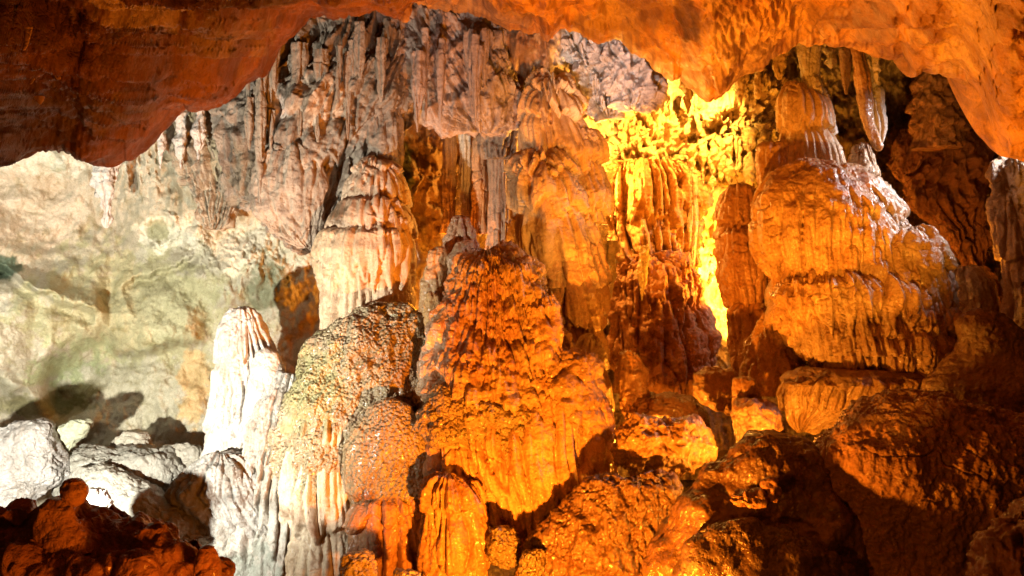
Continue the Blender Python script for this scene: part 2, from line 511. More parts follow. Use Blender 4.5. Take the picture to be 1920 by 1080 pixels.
backpts = [(560, 0, 8.6), (560, 300, 9.2), (760, 0, 8.4), (760, 200, 9.2), (800, 450, 9.4), (900, 150, 8.6), (1000, 60, 7.8), (950, 400, 9.5), (1050, 400, 9.4), (1100, 100, 8.4),
           (1200, 260, 9.3), (1150, 400, 9.5), (1280, 420, 10.0), (1350, 420, 11.0), (1350, 560, 11.0), (1420, 240, 9.4), (1440, 500, 10.6), (1250, 560, 9.2), (1200, 700, 9.0),
           (1330, 720, 9.4), (1300, 820, 8.8), (1100, 820, 9.2), (700, 800, 9.4), (1560, 200, 10.0), (1640, 400, 10.8), (1700, 160, 10.2), (1760, 300, 10.4),
           (1800, 450, 10.9), (1850, 500, 10.6), (1880, 380, 9.6), (1990, 300, 8.8), (2100, 600, 8.6), (1900, 700, 9.0), (1600, 800, 9.4), (2150, 100, 8)]
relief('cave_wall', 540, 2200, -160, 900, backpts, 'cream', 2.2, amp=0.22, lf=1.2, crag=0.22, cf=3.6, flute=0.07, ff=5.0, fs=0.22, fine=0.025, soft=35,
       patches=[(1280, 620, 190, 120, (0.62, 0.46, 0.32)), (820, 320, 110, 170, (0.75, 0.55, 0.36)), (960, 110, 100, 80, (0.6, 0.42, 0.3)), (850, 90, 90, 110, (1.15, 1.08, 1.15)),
                (1760, 330, 230, 230, (0.34, 0.25, 0.18)), (1900, 420, 90, 200, (0.6, 0.5, 0.4)), (1280, 820, 300, 90, (0.35, 0.25, 0.18)),  # large dark tint puts the right recess's shade into the colour
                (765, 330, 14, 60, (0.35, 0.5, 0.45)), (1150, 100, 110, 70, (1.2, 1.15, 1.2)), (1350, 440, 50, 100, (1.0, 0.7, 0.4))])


# ------------------------------------------------------------------ ceiling
def ceiling(name, edge, ylip, ytop_py, ytop, mat, x0, x1, step=2.2, roll=0.5, amp=0.08, crag=0.05, patches=None, spikes=None, yfun=None, base=(1, 1, 1), lf=1.3, cf=3.0, jag=8):
    _seed[0] += 5.3
    sd = _seed[0]
    e = np.array(edge, float)
    gx = np.linspace(x0, x1, int((x1 - x0) / step) + 1)
    ey = np.interp(gx, e[:, 0], e[:, 1])
    ker = np.hanning(9); ker /= ker.sum()
    ey = np.convolve(np.pad(ey, 4, mode='edge'), ker, 'valid')
    es = ey.copy()
    ey = ey + jag * noise(gx / 24.0, sd, 1.0) + 0.5 * jag * noise(gx / 7.0, sd, 3.0)
    yl = np.interp(gx, [p[0] for p in ylip], [p[1] for p in ylip])
    nv = int((ey.max() - ytop_py) / step) + 1
    v = np.linspace(0, 1, nv)[:, None]
    PY = ytop_py + (es[None, :] - ytop_py) * v + (ey - es)[None, :] * smooth(0.90, 1.0, v)
    PX = gx[None, :] + 0 * PY
    # depth grows like a ceiling seen from below
    inv0 = 1.0 / ytop; inv1 = 1.0 / yl[None, :]
    D = 1.0 / (inv0 + (inv1 - inv0) * (v ** 0.9))
    X = (PX - 960) / F * D; Z = CAMZ + (540 - PY) / F * D
    fade = 1 - smooth(0.93, 1.0, v)
    V = PY / F * 5.0 - 0.35 * X
    W = X * 1.0
    d = amp * fbm(W * lf + sd, V * lf * 1.7, 0.4, 5) + crag * (0.4 - np.abs(fbm(W * cf * 0.8 + sd, V * cf * 2.0, 1.0, 6, 0.62)))
    nt = np.clip(noise(W * 9 + sd, V * 9, 2.2) - 0.42, 0, 1)
    d = d + 0.03 * nt * smooth(-0.1, 0.4, noise(W * 1.1, V * 1.5, sd)) + 0.007 * fbm(W * 13 + sd, V * 17, 4.0, 4, 0.65)
    pk = noise(W * 2.2 + sd, V * 3.4, 9.1) + 0.4 * noise(W * 8 + sd, V * 8, 2.1)
    d = d - 0.025 * np.exp(-(pk / 0.05) ** 2)
    P = np.stack([X, D, Z], -1)
    P[..., 2] -= d * (0.25 + 0.75 * fade) * 0.9
    P[..., 1] -= d * 0.4 * fade
    # rolled lip going up and back behind the visible edge
    last = P[-1]
    m = 26
    extra = []
    for i in range(1, m + 1):
        t = i / m
        a = t * math.pi * 0.75
        q = last.copy()
        q[:, 1] += roll * (math.sin(a * 0.66)) * 0.9 + 0.4 * t * t
        q[:, 2] += roll * (1 - math.cos(a)) * 1.0 + 0.05 * t * noise(gx / 30, i * 0.15, sd)
        extra.append(q)
    P = np.concatenate([P, np.array(extra)], 0)
    PXX = np.concatenate([PX, np.repeat(PX[-1:], m, 0)], 0); PYY = np.concatenate([PY, np.repeat(PY[-1:], m, 0)], 0)
    T = patches_tint(PXX, PYY, patches, sd, base)
    o = link(grid_mesh(name, P, False, T), name, mat)
    return tag(o, kind='structure')


left_edge = [(-300, 340), (0, 312), (18, 300), (40, 288), (62, 268), (100, 268), (142, 276), (160, 292), (180, 298), (240, 290), (280, 262), (325, 212), (400, 204), (430, 180),
             (455, 152), (490, 132), (502, 105), (540, 72), (560, 55), (575, 30), (600, 30), (618, 42), (640, 42), (700, 20), (748, 42), (770, 0), (800, -20), (900, -60), (1000, -90)]
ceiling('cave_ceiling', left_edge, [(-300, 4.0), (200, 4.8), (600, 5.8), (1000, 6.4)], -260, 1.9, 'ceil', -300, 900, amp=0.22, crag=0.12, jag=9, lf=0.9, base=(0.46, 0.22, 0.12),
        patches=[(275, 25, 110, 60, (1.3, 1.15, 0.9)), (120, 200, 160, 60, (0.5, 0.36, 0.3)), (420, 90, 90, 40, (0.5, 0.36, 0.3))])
right_edge = [(700, -60), (780, 0), (850, 18), (900, 30), (940, 50), (985, 60), (1010, 58), (1026, 78), (1048, 55), (1060, 48), (1085, 62), (1120, 80), (1160, 78), (1190, 100), (1218, 118), (1240, 135),
              (1280, 145), (1315, 178), (1335, 188), (1360, 172), (1390, 148), (1430, 128), (1470, 98), (1500, 82), (1540, 80), (1600, 86), (1640, 96), (1668, 112), (1690, 108), (1712, 135), (1760, 138),
              (1800, 145), (1830, 175), (1850, 215), (1870, 270), (1895, 296), (1930, 300), (2200, 320)]
ceiling('cave_ceiling', right_edge, [(700, 7.2), (1000, 7.0), (1330, 6.4), (1600, 6.8), (1850, 6.0), (2200, 5.0)], -300, 2.6, 'ceil', 700, 2200, amp=0.26, crag=0.12, lf=0.9, jag=9, roll=0.6, base=(1.15, 0.80, 0.36),
        patches=[(1380, 90, 120, 80, (1.35, 1.25, 1.2)), (1640, 40, 60, 50, (0.8, 0.6, 0.7)), (1800, 60, 120, 120, (1.2, 1.05, 0.7)), (900, 30, 120, 40, (0.7, 0.55, 0.45)), (1190, 60, 160, 60, (0.9, 0.75, 0.6)), (1290, 60, 26, 50, (0.4, 0.28, 0.2)), (1480, 50, 90, 40, (1.5, 1.25, 0.75)), (1700, 100, 60, 30, (0.75, 0.5, 0.3)), (1560, 40, 50, 24, (0.9, 0.7, 0.6)), (1870, 180, 60, 60, (0.8, 0.55, 0.3)), (1740, 20, 40, 60, (0.7, 0.45, 0.25)), (1240, 100, 60, 30, (1.3, 1.0, 0.55))])

# ------------------------------------------------------------------ floor: one height field in world space
gx = np.linspace(-6.5, 6.5, 640); gy = np.linspace(0.6, 10.5, 520)
GX, GY = np.meshgrid(gx, gy)
fz = -1.05 + 0.0 * GY + 0.16 * fbm(GX * 0.8, GY * 0.8, 0.2, 4) + 0.05 * np.abs(fbm(GX * 3, GY * 3, 2, 4)) + 0.012 * fbm(GX * 14, GY * 14, 1, 3)
fz = fz + 0.25 * smooth(1.5, 4.5, GX) * smooth(4, 7, GY) + 0.35 * smooth(7.0, 9, GY)
fz = fz - 0.9 * smooth(3.0, 1.0, GY)
FT = np.ones(GX.shape + (3,), np.float32)
tag(link(grid_mesh('cave_floor', np.stack([GX, GY, fz], -1)[:, ::-1].copy(), False, FT), 'cave_floor', 'wet'), kind='structure')

# ------------------------------------------------------------------ left half: stalagmites and mounds
t = group_thing('stalagmite', 'white round-topped stalagmite glowing against the pale greenish wall', 'stalagmite', 455, 900, 7.5)
part(t, 'shaft', 'white', [(572, 448, 458), (578, 430, 475), (596, 418, 489), (625, 411, 500), (660, 408, 508), (720, 404, 515), (790, 398, 520), (850, 388, 530), (930, 378, 545), (1000, 376, 550)], 7.55,
     dr=0.8, lump=0.06, flute=0.035, ff=8, fs=0.09, fine=0.010, tiers=[560, 668, 790, 900], tamp=0.045, jag=24, fluteband=(590, 660))
part(t, 'shoulder', 'white', [(650, 492, 502), (660, 478, 520), (690, 470, 534), (740, 462, 540), (800, 452, 545), (900, 450, 560)], 7.35, dr=0.8, lump=0.02, flute=0.02, ff=9, fine=0.008, fluteband=(690, 730))

# green popcorn mound
t = group_thing('flowstone_mound', 'olive popcorn-crusted mound with grey drip apron at its left foot', 'flowstone', 620, 1080, 7.0)
part(t, 'dome', 'pop', [(560, 700, 716), (580, 672, 770), (600, 630, 790), (640, 590, 800), (700, 560, 800), (760, 520, 805), (810, 488, 810), (860, 482, 812), (940, 500, 810), (1000, 540, 800), (1120, 560, 780), (1200,560,780)], 7.25,
     dr=0.62, lump=0.09, lf=1.9, fine=0.016, crag=0.05, cf=4, patches=[(590, 720, 90, 90, (0.98, 1.05, 0.85)), (740, 640, 70, 70, (0.8, 0.68, 0.55)), (720, 850, 90, 110, (1.1, 0.98, 0.95)), (500, 780, 70, 50, (1.5, 1.4, 1.5)), (760, 780, 50, 120, (0.8, 0.6, 0.45)), (690, 960, 120, 60, (0.8, 0.5, 0.3))])  # orange-brown tints at right paint the light of the orange lamps
part(t, 'apron', 'white', [(700, 530, 570), (760, 492, 580), (830, 474, 585), (900, 450, 592), (980, 425, 602), (1040, 430, 612), (1140, 440, 620), (1300, 440, 620)], 7.25, dr=0.6, lean=-0.65, flute=0.06, ff=6.0, fs=0.06, lump=0.05, fine=0.012,
     tiers=[600, 880, 1010, 1340], tamp=0.05, jag=50, warp=40, vert=0.5, base=(0.66, 0.66, 0.64), patches=[(500, 1040, 90, 70, (0.4, 0.45, 0.42)), (430, 960, 40, 80, (0.45, 0.45, 0.44))])
part(t, 'apron', 'cream', [(740, 590, 630), (790, 560, 655), (850, 548, 664), (920, 548, 672), (990, 560, 682), (1060, 560, 692), (1140, 560, 692), (1300, 560, 690)], 7.05, dr=0.7, lean=-0.55, flute=0.085, ff=5.5, fs=0.05, lump=0.04, fine=0.010,
     tiers=[600, 830, 985, 1340], tamp=0.07, jag=60, warp=40, vert=0.5, base=(1.05, 1.0, 0.95), patches=[(610, 1020, 70, 70, (0.7, 0.7, 0.66)), (600, 780, 80, 40, (0.55, 0.6, 0.42))])
part(t, 'side_bulge', 'pop', [(745, 720, 735), (760, 690, 765), (800, 660, 790), (860, 645, 808), (920, 645, 812), (970, 660, 808), (1040, 690, 790)], 6.75, dr=0.5, lump=0.04, fine=0.01, base=(1.1, 1.0, 0.95),
     patches=[(700, 950, 90, 40, (0.9, 0.55, 0.3))])
part(t, 'drapery', 'flow', [(925, 690, 760), (940, 660, 790), (990, 650, 795), (1050, 660, 795), (1100, 665, 790), (1200, 665, 790)], 6.66, dr=0.5, flute=0.06, ff=6, fs=0.05, lump=0.03, base=(0.9, 0.62, 0.45),
     tiers=[920, 975, 1120], tamp=0.06, jag=26)

# grey apron slope running to the left of the mound
thing('flowstone_slope', 'pale grey flowstone slope spreading below the white stalagmite', 'flowstone',
      [(850, 400, 430), (875, 350, 480), (920, 320, 510), (960, 350, 530), (1000, 390, 550), (1060, 415, 580), (1120, 420, 600), (1300, 420, 620)], 7.0, dr=0.6, lump=0.05, fine=0.016, flute=0.03, ff=6, bil=0.03, bf=6, base=(0.5, 0.52, 0.53), mat='white')

# beehive column
t = group_thing('column', 'tiered beehive column of pinkish flowstone rising from the olive popcorn mound', 'column', 685, 640, 7.7)
part(t, 'upper_tier', 'cream', [(296, 700, 712), (302, 680, 735), (320, 662, 752), (345, 652, 760), (375, 645, 765), (400, 650, 765)], 7.85, dr=0.8, flute=0.036, ff=11, fs=0.15, lump=0.02, tiers=[290, 316, 384, 420], tamp=0.05, jag=22, base=(1.0, 0.88, 0.8))
part(t, 'middle_tier', 'cream', [(372, 660, 750), (380, 632, 764), (410, 620, 772), (440, 615, 775), (460, 625, 770)], 7.78, dr=0.8, flute=0.04, ff=11, fs=0.12, lump=0.03, tiers=[368, 436, 500], tamp=0.055, jag=26, patches=[(640, 400, 30, 25, (0.35, 0.28, 0.22))], base=(1.0, 0.86, 0.78))
part(t, 'lower_tier', 'cream', [(430, 625, 750), (440, 606, 768), (470, 596, 774), (510, 598, 774), (560, 602, 772), (600, 606, 760), (640, 610, 740), (680, 610, 730)], 7.7, dr=0.8, flute=0.05, ff=10, fs=0.06, lump=0.04,
     tiers=[400, 530, 640, 750], tamp=0.045, jag=44, base=(1.05, 0.92, 0.78))
part(t, 'neck', 'grey', [(150, 690, 720), (180, 684, 745), (230, 680, 752), (280, 690, 752), (330, 690, 752)], 8.0, dr=0.8, flute=0.03, ff=8, lump=0.05, crag=0.05)

# hanging grey masses at the top
t = group_thing('drapery', 'broad grey-brown fluted curtain hanging over the pale wall, left of the beehive column', 'flowstone', 560, 470, 7.9)
part(t, 'curtain', 'grey', [(0, 560, 780), (60, 528, 790), (120, 490, 790), (180, 432, 760), (240, 410, 730), (300, 412, 705), (350, 425, 690), (390, 445, 660), (430, 510, 625), (462, 560, 605), (474, 575, 592)], 8.1,
     dr=0.35, flute=0.10, ff=5.0, fs=0.09, lump=0.12, lf=2.2, crag=0.06, cf=4.5, fine=0.022, tiers=[-60, 110, 235, 350, 480], tamp=0.12, jag=40, warp=50,
     patches=[(620, 200, 60, 50, (2.0, 1.9, 1.8)), (545, 220, 18, 28, (2.0, 2.0, 2.2)), (560, 330, 70, 60, (1.35, 1.3, 1.25)), (700, 100, 80, 90, (0.75, 0.66, 0.55)), (470, 330, 50, 60, (0.85, 0.8, 0.7))])
part(t, 'boulder_lobe', 'grey', [(268, 540, 560), (278, 500, 590), (310, 475, 605), (350, 468, 610), (400, 475, 608), (440, 510, 600), (465, 560, 590)], 7.82, dr=0.35, flute=0.03, ff=6, fs=0.2, lump=0.04, crag=0.04, base=(1.25, 1.2, 1.15))
thing('drapery', 'lavender-grey rock curtain with bright crusts between the left and centre columns', 'flowstone', mat='grey', Y=8.1,
      rows=[(-40, 660, 860), (20, 680, 900), (80, 715, 935), (130, 740, 960), (180, 770, 990), (215, 790, 985), (235, 830, 970), (245, 860, 940)],
      dr=0.35, flute=0.08, ff=5.5, fs=0.12, lump=0.12, crag=0.07, cf=5, fine=0.02, tiers=[-60, 60, 150, 260], tamp=0.06, jag=60, warp=40, base=(1.35, 1.25, 1.3),
      patches=[(860, 100, 50, 90, (1.7, 1.6, 1.75)), (780, 180, 40, 60, (1.1, 0.95, 0.8)), (950, 160, 40, 50, (1.2, 1.05, 0.85))])
thing('drapery', 'small pale fluted curtain left of the grey mass, under the dark ceiling lip', 'flowstone', mat='grey', Y=8.3,
      rows=[(130, 380, 520), (200, 320, 500), (240, 300, 480), (290, 330, 470), (330, 350, 455), (370, 372, 440), (410, 385, 425), (430, 396, 410)],
      dr=0.3, flute=0.08, ff=6, fs=0.14, lump=0.06, crag=0.08, fine=0.02, tiers=[120, 250, 345, 440], tamp=0.08, jag=40, warp=30, base=(1.25, 1.25, 1.15))

# thin columns in the alcove
for i, (a, b, y0, y1, c, lab) in enumerate([
        (829, 857, 180, 440, (0.95, 0.7, 0.5), 'thin amber pillar, leftmost of the thin pillars in the alcove'),
        (858, 884, 175, 420, (1.0, 0.98, 0.98), 'thin pale grey pillar in the alcove with a dark shadow at its foot'),
        (884, 912, 195, 440, (1.0, 0.62, 0.36), 'thin rust-coloured pillar in the middle of the alcove'),
        (913, 962, 185, 470, (0.8, 0.62, 0.5), 'thicker grey-brown pillar beside the tall golden column')]):
    m = (a + b) / 2; h = (b - a) / 2
    thing('pillar', 'cream', lab, 'pillar', [(y0, a - 3, b + 3), (y0 + 30, a, b), ((y0 + y1) / 2, a + 2, b - 1), (y1 - 40, a + 1, b), (y1, a - 4, b + 3)], 8.6 - 0.05 * i, group='thin pillars in the alcove',
          dr=0.9, step=1.6, flute=0.02, ff=16, fs=0.05, lump=0.02, fine=0.006, base=c)
thing('drapery', 'small arched brown drapery hooded over the thin pillars', 'flowstone', mat='grey', Y=8.35,
      rows=[(172, 920, 950), (180, 905, 965), (200, 895, 975), (230, 893, 978), (280, 897, 972), (300, 905, 965)], dr=0.6, flute=0.05, ff=9, fs=0.08, lump=0.03, tiers=[165, 290, 320], tamp=0.05, jag=40, base=(1.1, 0.9, 0.75))

# tall centre column
t = group_thing('column', 'tall golden wedding-cake column with long drips in the centre of the cave', 'column', 1050, 700, 7.9)
part(t, 'crown', 'cream', [(146, 1030, 1046), (152, 1008, 1062), (170, 990, 1076), (200, 980, 1088), (240, 975, 1098), (290, 985, 1105), (330, 990, 1110)], 8.0, dr=0.8, flute=0.065, ff=8, fs=0.07, lump=0.03,
     tiers=[140, 164, 214, 310, 350], tamp=0.10, jag=34, base=(1.15, 0.93, 0.62))
part(t, 'upper_tier', 'cream', [(232, 1080, 1095), (246, 1056, 1118), (280, 1050, 1128), (320, 1045, 1133), (380, 1045, 1136), (420, 1050, 1135)], 7.95, dr=0.8, flute=0.055, ff=9, fs=0.1, lump=0.04, tiers=[230, 300, 395, 450], tamp=0.09, jag=22, base=(1.15, 0.93, 0.62), crag=0.03)
part(t, 'middle_tier', 'cream', [(284, 990, 1040), (296, 968, 1070), (320, 958, 1086), (360, 956, 1098), (410, 960, 1110), (460, 968, 1118), (500, 980, 1120), (540, 990, 1120)], 7.85, dr=0.8, flute=0.065, ff=7.5, fs=0.06, lump=0.04,
     tiers=[280, 322, 392, 510, 560], tamp=0.10, jag=34, base=(1.15, 0.93, 0.58))
part(t, 'lower_tier', 'flow', [(440, 1000, 1100), (460, 985, 1125), (500, 985, 1132), (540, 1000, 1138), (580, 1010, 1136), (620, 1030, 1130), (660, 1050, 1135), (720, 1080, 1140), (780, 1100, 1140)], 7.8, dr=0.7, flute=0.07, ff=7, fs=0.06, lump=0.05,
     tiers=[436, 520, 600, 680, 800], tamp=0.07, jag=30, base=(1.15, 0.95, 0.7))
thing('stalagmite', 'short stubby stalagmite perched where the tall centre column meets the mound', 'stalagmite', mat='flow', Y=7.5,
      rows=[(624, 1108, 1116), (632, 1090, 1128), (660, 1078, 1138), (700, 1072, 1142), (760, 1070, 1144), (850, 1080, 1150)], dr=0.8, flute=0.04, ff=9, fs=0.07, lump=0.03, tiers=[620, 690, 770, 860], tamp=0.05, jag=20)

# centre mound with fringe
t = group_thing('flowstone_mound', 'large central amber mound with a deep hanging fringe of drapery', 'flowstone', 950, 1000, 6.9)
part(t, 'dome', 'flow', [(468, 900, 930), (480, 868, 985), (510, 850, 1010), (560, 835, 1030), (620, 820, 1052), (680, 795, 1090), (730, 778, 1120), (780, 772, 1140), (830, 790, 1146), (870, 800, 1146), (920, 820, 1130)], 7.05, dr=0.6,
     lump=0.10, lf=2.0, crag=0.02, cf=3.6, fine=0.018, flute=0.045, ff=6.5, fs=0.12, bil=0.06, bf=4.6, tiers=[440, 520, 600, 665, 735, 800, 950], tamp=0.06, jag=50, warp=70, base=(0.95, 0.82, 0.6), patches=[(900, 620, 80, 100, (0.9, 0.62, 0.42)), (860, 800, 90, 40, (0.62, 0.56, 0.4)), (810, 660, 30, 120, (1.15, 1.05, 0.95))])  # dark olive tint paints the upward faces that the lamp misses
part(t, 'shoulder', 'flow', [(560, 1010, 1030), (575, 985, 1052), (610, 975, 1060), (660, 975, 1066), (720, 985, 1060)], 6.85, dr=0.7, lump=0.05, bil=0.05, bf=5, flute=0.03, ff=7, fine=0.01, base=(1.1, 0.9, 0.65))
part(t, 'shoulder', 'flow', [(655, 1050, 1085), (668, 1015, 1118), (710, 1000, 1134), (760, 1000, 1142), (820, 1010, 1146), (870, 1060, 1140)], 6.8, dr=0.6, lump=0.06, bil=0.06, bf=5, fine=0.014, base=(0.8, 0.66, 0.46))
part(t, 'brow', 'pop', [(728, 830, 850), (742, 800, 890), (770, 784, 915), (800, 780, 925), (826, 800, 910), (838, 840, 880)], 6.66, dr=0.5, lump=0.05, lf=3, fine=0.014, bil=0.07, bf=5, base=(1.1, 0.95, 0.8))
part(t, 'brow', 'pop', [(742, 900, 930), (756, 872, 968), (785, 858, 990), (810, 866, 995), (830, 890, 985), (842, 920, 960)], 6.62, dr=0.45, lump=0.05, lf=3, fine=0.014, bil=0.07, bf=5, base=(1.0, 0.86, 0.7))
part(t, 'lobe', 'flow', [(700, 1020, 1040), (715, 1000, 1060), (750, 994, 1070), (800, 1000, 1072), (850, 1010, 1066), (870, 1020, 1050)], 6.72, dr=0.6, lump=0.05, crag=0.03, fine=0.018, flute=0.03, ff=7, base=(1.0, 0.8, 0.55))
part(t, 'fringe', 'flow', [(700, 830, 1080), (740, 806, 1110), (800, 796, 1136), (860, 806, 1144), (900, 850, 1140), (935, 893, 1095), (970, 930, 1060), (1000, 958, 1040), (1012, 966, 1010)], 7.08, dr=0.5, lean=-0.5, flute=0.10, ff=5.0, fs=0.04, lump=0.06, fine=0.008,
     tiers=[600, 915, 1060], tamp=0.05, jag=50, warp=30, vert=0.6, base=(1.15, 0.86, 0.56))
part(t, 'fringe', 'flow', [(720, 1085, 1110), (750, 1066, 1136), (800, 1062, 1148), (850, 1066, 1150), (890, 1072, 1142), (915, 1080, 1100)], 6.8, dr=0.6, lean=-0.1, flute=0.05, ff=7, fs=0.05, lump=0.03, tiers=[700, 806, 930], tamp=0.05, jag=26, vert=0.5, base=(1.15, 0.88, 0.58))

# stalagmites on the mound
for (rows, Y, lab, bs) in [
        ([(404, 858, 866), (410, 846, 880), (440, 836, 892), (480, 832, 898), (540, 828, 900)], 7.5, 'pointed amber stalagmite rising before the thin pillars', (1.1, 0.9, 0.75)),
        ([(450, 866, 874), (456, 852, 884), (490, 840, 886), (540, 838, 880), (590, 832, 870), (640, 820, 850)], 7.2, 'hooked pale stalagmite leaning on the top of the central mound', (1.1, 1.0, 0.85)),
        ([(462, 818, 826), (470, 804, 838), (510, 794, 840), (560, 788, 836), (610, 790, 826), (650, 800, 822)], 7.25, 'lumpy twin-tipped stalagmite at the left of the central mound', (1.05, 0.88, 0.62)),
        ([(548, 806, 812), (556, 796, 822), (590, 790, 830), (640, 800, 828), (660, 808, 822)], 7.1, 'smooth yellow finger of rock low at the left edge of the central mound', (1.2, 1.0, 0.6)),
        ([(448, 940, 945), (454, 934, 950), (466, 932, 953), (480, 935, 950)], 7.3, 'tiny pale cone standing in the dark hollow above the central mound', (1.3, 1.05, 0.8)),
        ([(478, 895, 905), (484, 884, 918), (500, 876, 930), (520, 874, 935)], 7.0, 'small cream knob crusted with beads on the top of the central mound', (1.3, 1.1, 0.8))]:
    thing('stalagmite', 'flow', lab, 'stalagmite', rows, Y, dr=0.8, step=1.6, lump=0.035, lf=4, fine=0.014, flute=0.02, ff=10, base=bs)

# bell mound bottom centre
t = group_thing('flowstone_mound', 'bell-shaped rust orange mound with vertical drips at the bottom centre', 'flowstone', 850, 1080, 6.3)
part(t, 'dome', 'flow', [(886, 838, 850), (892, 815, 872), (915, 795, 892), (950, 788, 905), (1000, 788, 912), (1050, 790, 918), (1130, 790, 920), (1220, 790, 920)], 6.4, dr=0.75, flute=0.045, ff=7.5, fs=0.06, lump=0.04, fine=0.014,
     tiers=[880, 950, 1060, 1150], tamp=0.04, jag=24, base=(0.8, 0.55, 0.3))
part(t, 'drapery', 'flow', [(900, 880, 895), (920, 878, 908), (980, 882, 918), (1040, 880, 916), (1070, 880, 905)], 6.45, dr=0.7, flute=0.03, ff=9, fs=0.05, base=(1.0, 0.68, 0.4))

# ------------------------------------------------------------------ golden alcove
t = group_thing('drapery', 'golden fluted curtain of stalactites hanging beside the bright crevice', 'flowstone', 1220, 500, 9.0)
part(t, 'curtain', 'gold', [(300, 1150, 1280), (330, 1135, 1306), (380, 1132, 1310), (430, 1136, 1308), (470, 1150, 1306), (495, 1180, 1304), (506, 1280, 1300)], 9.0, dr=0.25, flute=0.11, ff=7, fs=0.06, lump=0.05, fine=0.02,
     tiers=[295, 400, 520], tamp=0.08, jag=50, crag=0.05, base=(0.95, 0.66, 0.4))
part(t, 'stalactite', 'gold', [(320, 1292, 1308), (400, 1292, 1308), (460, 1292, 1306), (490, 1294, 1304), (504, 1297, 1301)], 8.9, dr=0.9, flute=0.02, ff=14, lump=0.02, step=1.5)
for (x, y0, y1, w_, lab) in [(1205, 480, 565, 11, 'bright yellow spear-shaped stalactite lit alone before the dark rock'), (1128, 440, 515, 12, 'glowing yellow stalactite hanging right beside the tall centre column'),
                             (1148, 470, 560, 10, 'crusted yellow stalactite between the centre column and the golden curtain')]:
    thing('stalactite', 'gold', lab, 'stalactite', [(y0 - 20, x - w_, x + w_), (y0, x - w_, x + w_), (y0 + (y1 - y0) * 0.45, x - w_ * 0.9, x + w_ * 0.7), (y0 + (y1 - y0) * 0.8, x - w_ * 0.55, x + w_ * 0.2), (y1, x - w_ * 0.2, x - w_ * 0.05)],
          8.55, dr=0.8, step=1.5, lump=0.04, lf=5, fine=0.015, flute=0.01, ff=12)
# crusted golden wall bulges
t = group_thing('flowstone_bank', 'blazing yellow crusted bank of rock high above the golden curtain', 'flowstone', 1230, 330, 9.2)
part(t, 'crust', 'gold', [(190, 1220, 1260), (210, 1170, 1290), (240, 1130, 1300), (290, 1128, 1310), (330, 1150, 1300), (350, 1200, 1290)], 9.35, dr=0.4, lump=0.14, lf=3, crag=0.17, cf=8, fine=0.05, flute=0.03, ff=7, base=(1.3, 1.3, 1.2))
part(t, 'crust', 'gold', [(150, 1400, 1470), (175, 1330, 1490), (205, 1290, 1490), (240, 1290, 1460), (270, 1310, 1440), (300, 1330, 1420), (330, 1345, 1370), (340, 1350, 1356)], 9.2, dr=0.4, lump=0.14, lf=3, crag=0.17, cf=8, fine=0.05, flute=0.06, ff=8, fs=0.1, tiers=[140, 230, 300, 360], tamp=0.1, jag=50)
part(t, 'fringe', 'gold', [(230, 1410, 1440), (260, 1400, 1440), (310, 1405, 1432), (350, 1412, 1430), (365, 1418, 1424)], 9.1, dr=0.6, lump=0.05, crag=0.08, flute=0.03, ff=9)
thing('rock_outcrop', 'gold', 'knobbly dark amber outcrop at the foot of the bright crevice', 'rock', [(478, 1180, 1250), (500, 1150, 1302), (540, 1140, 1316), (600, 1140, 1328), (660, 1145, 1340), (700, 1150, 1346), (740, 1150, 1350)], 8.9,
      dr=0.35, lump=0.12, lf=2.5, crag=0.03, cf=4.5, fine=0.02, flute=0.05, ff=7, fs=0.12, bil=0.05, bf=5, base=(0.75, 0.42, 0.26))

# pale ragged curtain between centre column and right ceiling
for (rows, lab, Y) in [([(30, 1060, 1100), (60, 1050, 1120), (100, 1060, 1170), (150, 1090, 1180), (190, 1100, 1160), (220, 1130, 1150)], 'ragged cream curtain hanging directly right of the column crown', 8.2),
                       ([(60, 1120, 1160), (90, 1115, 1200), (120, 1130, 1228), (150, 1150, 1232), (180, 1170, 1222), (205, 1180, 1196)], 'ragged lavender-white curtain with sloping ribs under the orange ceiling', 8.0)]:
    thing('drapery', 'white', lab, 'flowstone', rows, Y, dr=0.35, flute=0.09, ff=9, fs=0.12, lump=0.08, crag=0.14, cf=6, fine=0.025, tiers=[20, 110, 230], tamp=0.08, jag=50)

# ------------------------------------------------------------------ right half
t = group_thing('column', 'dark amber column of three stacked lobes right of the bright crevice', 'column', 1400, 700, 7.9)
part(t, 'upper_lobe', 'flow', [(348, 1370, 1395), (354, 1355, 1412), (380, 1347, 1420), (420, 1345, 1425), (450, 1346, 1420)], 8.0, dr=0.8, flute=0.03, ff=10, fs=0.12, lump=0.04, crag=0.03, base=(0.85, 0.6, 0.4), tiers=[344, 424, 470], tamp=0.05)
part(t, 'middle_lobe', 'flow', [(428, 1355, 1420), (440, 1344, 1440), (480, 1341, 1446), (520, 1350, 1446), (560, 1366, 1440), (580, 1376, 1430)], 7.95, dr=0.8, flute=0.03, ff=9, fs=0.1, lump=0.04, crag=0.03, base=(0.9, 0.62, 0.4), tiers=[424, 575, 640], tamp=0.05)
part(t, 'lower_lobe', 'flow', [(568, 1376, 1430), (585, 1362, 1440), (620, 1362, 1445), (660, 1370, 1440), (700, 1384, 1420), (712, 1392, 1410)], 7.9, dr=0.8, flute=0.03, ff=9, fs=0.12, lump=0.05, crag=0.03, base=(0.9, 0.6, 0.38))
thing('stalagmite', 'flow', 'cone-shaped amber stalagmite tucked under the left side of the great mound', 'stalagmite', [(585, 1432, 1442), (600, 1420, 1462), (640, 1406, 1485), (690, 1398, 1505), (740, 1395, 1520)], 7.5, dr=0.7,
      lump=0.05, crag=0.04, flute=0.02, ff=7, fine=0.012, base=(0.9, 0.66, 0.42))
